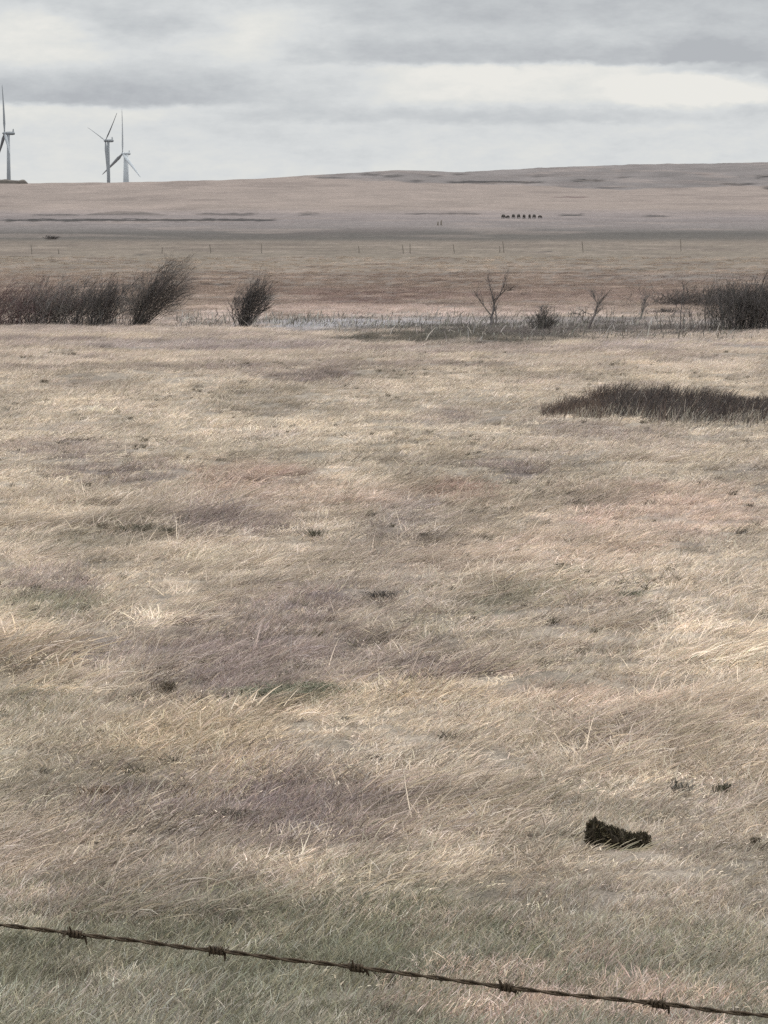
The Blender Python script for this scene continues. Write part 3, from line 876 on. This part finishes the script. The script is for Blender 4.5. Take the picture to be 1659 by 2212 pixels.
for i in range(2600):
    xx = r.uniform(-76, 72); a_ = r.uniform(-.4, math.pi + .4)
    ii = min(int((xx + 76) / 148 * (NXp - 1)), NXp - 1)
    cz = (top[ii] + bot[ii]) / 2; hz = (top[ii] - bot[ii]) / 2
    p = Vector((xx, -math.cos(a_) * halfd[ii], cz + math.sin(a_) * hz)) * m_
    nrm = Vector((r.gauss(0, .6), -math.cos(a_), math.sin(a_))).normalized()
    d = nrm * r.uniform(2, 9.5) * m_ + Vector((r.gauss(0, 3), r.gauss(0, 3), r.gauss(0, 2))) * m_
    w = r.uniform(1.2, 2.6) * m_
    s_ = Vector((r.gauss(0, 1), r.gauss(0, .4), r.gauss(0, 1))).normalized()
    cc_ = (.030, .024, .016) if r.random() < .55 else ((.06, .052, .028) if r.random() < .75 else (.15, .125, .08))
    mb.ribbon([p - d * .3, p + d * .4, p + d], [w, w, w * .3], s_, twig_color(cc_, r, .4))
mb.build('root_fibres', M_veg, root)
for i in range(46):              # dark litter trailing to the right and in front
    x0 = r.uniform(-60, 150); y0 = r.gauss(-20 if x0 < 70 else 10, 40)
    ln = r.uniform(12, 34); d = Vector((math.cos(.35), r.gauss(0, .6), r.uniform(.0, .25)))
    b = Vector((x0, y0, 5 if x0 < 70 else r.uniform(2, 9))) * m_
    tw.tube([b, b + d * ln * .5 * m_ + Vector((0, 0, .004)), b + d * ln * m_], [1.3 * m_, 1.2 * m_, .5 * m_], 4, twig_color((.035, .030, .020), r, .4))
tw.build('dark_litter', M_veg, root)['kind'] = 'stuff'
st = MB()
for i in range(34):              # straw lying across its foot
    x0 = r.uniform(-50, 90); y0 = -r.uniform(34, 60)
    ang = r.gauss(.35, .2); ln = r.uniform(20, 70)
    b = Vector((x0 - 20, y0, r.uniform(2, 14))) * m_
    d = Vector((math.cos(ang), r.gauss(0, .1), math.sin(ang)))
    st.ribbon([b, b + d * ln * .5 * m_ + Vector((0, 0, .006)), b + d * ln * m_], [2.0 * m_, 1.8 * m_, .6 * m_], Vector((-math.sin(ang), .3, math.cos(ang))), twig_color((.34, .30, .21), r, .25))
for x0, y0, ang, ln in ((18, -52, .85, 46), (22, -54, .55, 60), (-40, -50, .28, 60), (-20, -54, .3, 80)):
    b = Vector((x0, y0 - 14, 0)) * m_; d = Vector((math.cos(ang), 0, math.sin(ang)))
    st.ribbon([b, b + d * ln * .5 * m_ + Vector((0, 0, .006)), b + d * ln * m_], [3.4 * m_, 3.0 * m_, 1.2 * m_], Vector((-math.sin(ang), .2, math.cos(ang))), (.42, .37, .27))
st.build('straw', M_veg, root)

# pale bent stalks standing out of the meadow
def stalk(pts, label, w=2.2):
    p0 = at(*pts[0]); m = p0.y / FPX
    P = [Vector(((a_ - pts[0][0]) * m, 0.02 * i, (pts[0][1] - b_) * m)) for i, (a_, b_) in enumerate(pts)]
    mb = MB(); mb.tube(P, [w * .5 * m * (1 - .5 * i / (len(P) - 1)) for i in range(len(P))], 5, (.50, .44, .33))
    o = mb.build('grass_stalk', M_veg); o.location = p0
    setp(o, label, 'stalk', 'pale stalks standing out of the grass')


stalk([(806, 1822), (812, 1805), (822, 1792), (834, 1784), (842, 1786)], 'pale hooked stalk by the purple patch at lower middle', 3)
stalk([(1212, 1482), (1238, 1452), (1260, 1430), (1277, 1414)], 'long straight pale stalk slanting up right of the middle')
stalk([(55, 1760), (70, 1732), (92, 1722), (108, 1724)], 'pale stalk bent over flat near the left frame edge', 3)
stalk([(90, 1745), (112, 1728), (136, 1720), (150, 1722)], 'pale bent stalk just right of the one by the left edge', 3)
stalk([(100, 1605), (122, 1588), (134, 1574)], 'short pale slanting stalk left of the yellow patch', 2.6)
stalk([(180, 1756), (205, 1716), (222, 1692)], 'pale slanting stalk over the russet stubble', 2.6)
stalk([(430, 1745), (446, 1732), (462, 1722)], 'short pale stalk right of the russet stubble', 2.4)
stalk([(255, 1748), (285, 1746), (318, 1744)], 'pale stalk lying level in the purple stubble', 3)

# ------------------------------------------------------------------ barbed wire
def wp(px):
    t = px / 1659
    y = 3.30 + (3.03 - 3.30) * t
    row = float(np.interp(px, [-2600, 0, 165, 468, 772, 1097, 1425, 1659, 4200], [1715, 1999, 2018, 2053, 2091, 2133, 2169, 2195, 2480]))
    return on_ray(px, row, y)


W0, W1 = wp(-2600), wp(4200)
mid = wp(772)
wire = empty('barbed_wire', mid, 'rusty twisted barbed wire strand running across in front of the meadow', 'barbed wire')
tt = np.linspace(-2600, 4200, 2200)
base = [wp(t) - mid for t in tt]
ln = np.concatenate([[0], np.cumsum([(base[i + 1] - base[i]).length for i in range(len(base) - 1)])])
mb = MB()
dirw = (wp(1000) - wp(600)).normalized()
sA = dirw.cross(Vector((0, 1, 0))).normalized(); sB = dirw.cross(sA).normalized()
for ph in (0, math.pi):
    P = []
    for b, l in zip(base, ln):
        w = 2 * math.pi * l / .055 + ph
        P.append(b + (sA * math.cos(w) + sB * math.sin(w)) * .0011 + Vector((0, 0, (float(vnoise(np.array(l * 22), np.array(0.), 5)) - .5) * .0016)))
    mb.tube(P, [.0011] * len(P), 5, (1, 1, 1))
mb.build('strand', M_rust, wire, True)
r = random.Random(3)
bx = [-470, -140, 165, 468, 772, 1097, 1425, 1765, 2120]
for bi, px in enumerate(bx):
    c0 = wp(px) - mid
    mb = MB()
    for w_ in range(2):
        P = []
        for k in range(26):
            a_ = 2 * math.pi * k / 10 + w_ * 1.5
            P.append(c0 + dirw * ((k / 25 - .5) * .010 + (w_ - .5) * .004) + (sA * math.cos(a_) + sB * math.sin(a_)) * .0030)
        mb.tube(P, [.0012] * len(P), 5)
        for e, sgn in ((0, -1), (-1, 1)):
            p = P[e]
            rad = (p - c0); rad -= dirw * rad.dot(dirw); rad.normalize()
            up_ = (Vector((0, 0, 1)) * (1 if (w_ + (sgn > 0)) % 2 else -1) + rad * .5 + dirw * r.gauss(0, .45) + Vector((0, r.gauss(0, .4), 0))).normalized()
            mb.tube([p, p + up_ * .004, p + up_ * .008, p + up_ * .0098], [.0012, .0012, .0009, .0002], 5)
    mb.build('barb', M_rust, wire, True)
fz = MB()
for i in range(620):             # rust flakes and caught fluff
    if r.random() < .45:
        c0 = wp(r.choice(bx) + r.gauss(0, 16)) - mid; k = r.uniform(.004, .011)
    else:
        c0 = wp(r.uniform(-500, 2200)) - mid; k = r.uniform(.0018, .0042)
    d = Vector((r.gauss(.2, 1), r.gauss(0, .5), r.gauss(-.15, 1))).normalized()
    fz.tube([c0, c0 + d * k * .6 + Vector((r.gauss(0, .0006), 0, r.gauss(0, .0006))), c0 + d * k], [.00035, .00030, .0001], 3, (.05, .038, .024))
fz.build('caught_fluff', M_veg, wire)['kind'] = 'stuff'

# ------------------------------------------------------------------ wind turbines
def turbine(tx, hub_row, hubx, blade_px, ang0, yaw_k, dist, label, mat, tower_w=1.0, chord=1.0):
    """tx tower column, hub row; base stands on the plain beyond the ridge"""
    m = dist / FPX
    top = on_ray(tx, hub_row, dist)
    gz_ = float(H(top.x, dist))
    root = empty('wind_turbine', (top.x, dist, gz_), label, 'wind turbine', 'wind turbines beyond the ridge')
    hh = top.z - gz_
    R = blade_px * m
    mb = MB()
    mb.tube([Vector((0, 0, -1)), Vector((0, 0, hh * .5)), Vector((0, 0, hh - 1.2))], [2.3 * tower_w, 1.9 * tower_w, 1.35 * tower_w], 20)
    mb.build('tower', mat, root, True)
    # rotor axis points to the left of the picture and towards / away from the viewer
    axis = Vector((-math.sqrt(1 - yaw_k ** 2), -yaw_k, 0)).normalized()
    side = Vector((axis.y, -axis.x, 0))
    if side.x < 0: side = -side
    ov = (tx - hubx) * m / max(abs(axis.x), .3)
    bm = bmesh.new()
    mbn = MB()
    a0, a1 = Vector((0, 0, hh)) + axis * (ov - 1.2), Vector((0, 0, hh)) - axis * 6.2
    prof_ = [(0, 1.3), (.08, 1.7), (.5, 1.9), (.85, 1.75), (1, 1.2)]
    mbn.tube([a0.lerp(a1, t) for t, _ in prof_], [q_ for _, q_ in prof_], 8, flat=.95)
    nac = mbn.build('nacelle', mat, root)
    mbm = MB(); e = a1 + axis * 1.5
    mbm.tube([e + Vector((0, 0, 1.0)), e + Vector((0, 0, 4.2))], [.9, .5], 6)
    mbm.build('weather_mast', mat, nac)
    hub = Vector((0, 0, hh)) + axis * ov
    mbh = MB()
    mbh.tube([hub - axis * 1.2, hub, hub + axis * 1.2, hub + axis * 2.2], [1.6, 1.7, 1.2, .3], 12)
    mbh.build('hub', mat, root, True)
    for k in range(3):
        a_ = math.radians(ang0 + 120 * k)
        d = Vector((0, 0, 1)) * math.cos(a_) + side * math.sin(a_)
        t_ = d.cross(axis).normalized()
        mbb = MB(); P, Rr = [], []
        b = len(mbb.v)
        for t, ch in ((.02, 1.7), (.08, 1.9), (.2, 3.3), (.4, 2.7), (.6, 2.0), (.8, 1.4), (.95, .8), (1, .3)):
            ch *= chord
            p = hub + d * R * t + axis * (1.6 * t * t)
            cw = t_ * math.cos(.9) + axis * math.sin(.9)
            th = d.cross(cw).normalized()
            for w in range(8):
                an = 2 * math.pi * w / 8
                mbb.v.append(p + cw * math.cos(an) * ch * .5 + th * math.sin(an) * max(ch * .17, .25)); mbb.c.append((1, 1, 1))
        for i in range(7):
            for w in range(8):
                w2 = (w + 1) % 8
                mbb.f.append((i * 8 + w, i * 8 + w2, (i + 1) * 8 + w2, (i + 1) * 8 + w))
        mbb.f.append(tuple(reversed(range(8)))); mbb.f.append(tuple(56 + w for w in range(8)))
        mbb.build('blade', mat, root, True)


turbine(18, 288, 10, 104, -3, .26, 3500, 'wind turbine cut by the left frame edge, standing apart from the pair', M_turbine)
turbine(234, 304, 228, 89, 49, .48, 4100, 'darker wind turbine of the pair, with one blade tip pointing up to the left', M_turbine)
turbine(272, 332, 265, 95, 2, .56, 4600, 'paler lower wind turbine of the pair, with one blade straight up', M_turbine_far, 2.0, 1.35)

# dark low flat-topped bank on the skyline below the first turbine
p0 = at(20, 396.8); y0 = 1690
x0 = (-140 - 829.5) / FPX * y0; x1 = (62 - 829.5) / FPX * y0
V, F = [], []
N = 60
hb = 11 / FPX * y0
for i in range(N):
    t = i / (N - 1); x = x0 + (x1 - x0) * t
    zb = float(H(x, y0)) - .8
    h = hb * (.82 + .22 * float(vnoise(np.array(t * 22), np.array(0.), 8)) - .25 * t) * min(1, (1 - t) * 26 + .35)
    for (dy, hz) in ((-3.2, 0), (-2.2, .7), (-.8, 1), (.8, 1), (2.2, .7), (3.2, 0)):
        V.append((x - (x0 + x1) / 2, dy, zb + .8 * (hz > 0) + h * hz))
for i in range(N - 1):
    for j in range(5):
        F.append((i * 6 + j, (i + 1) * 6 + j, (i + 1) * 6 + j + 1, i * 6 + j + 1))
F.append((0, 1, 2, 3, 4, 5)); F.append(tuple((N - 1) * 6 + j for j in (5, 4, 3, 2, 1, 0)))
o = mesh_obj('earth_bank', V, F, M_dark_earth); o.location = ((x0 + x1) / 2, y0, 0)
setp(o, 'dark flat-topped bank on the skyline at the left edge below a turbine', 'bank')

# ------------------------------------------------------------------ distant fence
fx = [(69, 549), (128, 549), (350, 548), (456, 547), (565, 547), (776, 547), (872, 548), (886, 548), (982, 548), (1080, 546), (1089, 546), (1260, 545), (1471, 543)]
hts = [20, 11, 14, 19, 20, 16, 20, 22, 20, 14, 24, 24, 27]
fence = empty('post_fence', at(776, 547), 'faint distant fence of thin wooden posts beyond the shrubs', 'fence')
tops = []
for (px, py), h in zip(fx, hts):
    p = at(px, py); m = p.y / FPX
    q_ = p - fence.location
    mb = MB(); a_ = random.uniform(-.16, .12)
    mb.tube([q_ + Vector((0, 0, -.3)), q_ + Vector((a_ * .5, 0, h * m * .5)), q_ + Vector((a_, 0, h * m))], [.048, .045, .038], 7)
    mb.build('post', M_wood, fence)
    tops.append((q_, h * m))
for k_ in (.55, .9):
    mb = MB()
    P = [q_ + Vector((0, 0, .9 * k_)) for q_, h in tops]
    mb.tube(P, [.0025] * len(P), 4)
    mb.build('wire', M_rust, fence)
for i, (px, py, h, lb) in enumerate(((946, 487, 8, 'lower of two tiny dark posts on the grey band'), (953, 487, 11, 'taller of two tiny dark posts on the grey band'))):
    p = at(px, py); m = p.y / FPX
    mb = MB(); mb.tube([Vector((0, 0, -.2)), Vector((0, 0, h * m * .6)), Vector((.05, 0, h * m))], [.17, .16, .13], 7)
    o = mb.build('wooden_post', M_wood); o.location = p; setp(o, lb, 'post', 'tiny posts far off on the grey band')

# ------------------------------------------------------------------ grazing cattle far off
def cow_mesh():
    v = [(0, 0, .95), (.45, 0, 1.0), (.85, 0, 1.05), (1.15, 0, .85), (1.38, 0, .48), (1.5, 0, .22),          # spine, neck, head down grazing
         (-.45, 0, 1.0), (-.72, 0, .98), (-.86, 0, .75), (-.88, 0, .45),                                     # rump, tail
         (.62, .2, .62), (.64, .2, .33), (.62, .2, .0), (.62, -.2, .62), (.70, -.2, .33), (.70, -.2, .0),      # front legs
         (-.60, .2, .62), (-.70, .2, .36), (-.62, .2, .0), (-.55, -.2, .62), (-.64, -.2, .36), (-.54, -.2, .0),
         (1.36, .16, .62), (1.36, -.16, .62)]
    e = [(0, 1), (1, 2), (2, 3), (3, 4), (4, 5), (0, 6), (6, 7), (7, 8), (8, 9), (1, 10), (10, 11), (11, 12), (1, 13), (13, 14), (14, 15), (6, 16), (16, 17), (17, 18), (6, 19), (19, 20), (20, 21), (4, 22), (4, 23)]
    rad = [.40, .40, .30, .19, .15, .10, .38, .24, .05, .05, .14, .08, .07, .14, .08, .07, .17, .09, .07, .17, .09, .07, .05, .05]
    m = bpy.data.meshes.new('cow'); m.from_pydata(v, e, [])
    m.materials.append(M_hide)
    o = bpy.data.objects.new('cow', m)
    col.objects.link(o)
    sk_ = o.modifiers.new('skin', 'SKIN'); sub = o.modifiers.new('sub', 'SUBSURF'); sub.levels = 1; sub.render_levels = 1
    for i, s_ in enumerate(m.skin_vertices[0].data):
        s_.radius = (rad[i] * .85, rad[i]); s_.use_root = (i == 0)
    return o


def try_skin():
    o = cow_mesh()
    return o


cow0 = None
herd = [(1087, 62, 'first dark cow at the left end of the far row'), (1097.5, 120, 'second and lower dark cow from the left in the far row'), (1109, -75, 'dark cow third from the left in the far row'), (1120.5, 105, 'dark cow fourth from the left in the far row'),
        (1132, 75, 'dark cow fifth from the left in the far row'), (1144, 92, 'dark cow third from the right end of the far row'), (1154, -110, 'dark cow second from the right end of the far row'), (1166, 50, 'last and faintest dark cow at the right end of the far row')]
for i, (px, rz, lb) in enumerate(herd):
    if cow0 is None:
        m = bpy.data.meshes.new('cow'); cow0 = cow_mesh(); o = cow0
    else:
        o = cow0.copy(); col.objects.link(o)
    o.location = at(px, 472.5); o.rotation_euler = (0, 0, math.radians(rz)); s_ = (.78, .60, .82, .80, .76, .80, .80, .62)[i]
    o.scale = (s_,) * 3
    setp(o, lb, 'cow', 'dark cattle grazing in a row')

# ------------------------------------------------------------------ haze
HAZE = 0
if HAZE:
    bm = bmesh.new(); bmesh.ops.create_cube(bm, size=1)
    me = bpy.data.meshes.new('haze'); bm.to_mesh(me); bm.free()
    hz = bpy.data.objects.new('haze', me); col.objects.link(hz)
    hz.scale = (18200, 15400, 180); hz.location = (0, 7500, 180 / 2 - 32)
    hm = bpy.data.materials.new('haze'); hm.use_nodes = True
    hn = hm.node_tree; hn.nodes.clear()
    ho = hn.nodes.new('ShaderNodeOutputMaterial'); pv = hn.nodes.new('ShaderNodeVolumePrincipled')
    pv.inputs['Color'].default_value = (.92, .94, .97, 1); pv.inputs['Density'].default_value = HAZE
    hn.links.new(pv.outputs[0], ho.inputs['Volume'])
    me.materials.append(hm)
    setp(hz, 'thin pale haze over the whole prairie', 'haze', kind='stuff')

# ------------------------------------------------------------------ camera and render
cam = bpy.data.cameras.new('camera'); co = bpy.data.objects.new('camera', cam); col.objects.link(co)
cam.sensor_fit = 'VERTICAL'; cam.sensor_height = 24; cam.lens = 12 / math.tan(math.radians(8))
cam.clip_start = .1; cam.clip_end = 40000
co.location = (0, 0, EYE); co.rotation_euler = (math.pi / 2 - PITCH, 0, 0)
scene.camera = co
scene.view_settings.view_transform = 'Standard'; scene.view_settings.look = 'None'
scene.view_settings.exposure = 0; scene.view_settings.gamma = 1
scene.cycles.use_denoising = False
scene.cycles.volume_bounces = 0
scene.cycles.max_bounces = 3
scene.cycles.diffuse_bounces = 2
scene.cycles.adaptive_threshold = .02
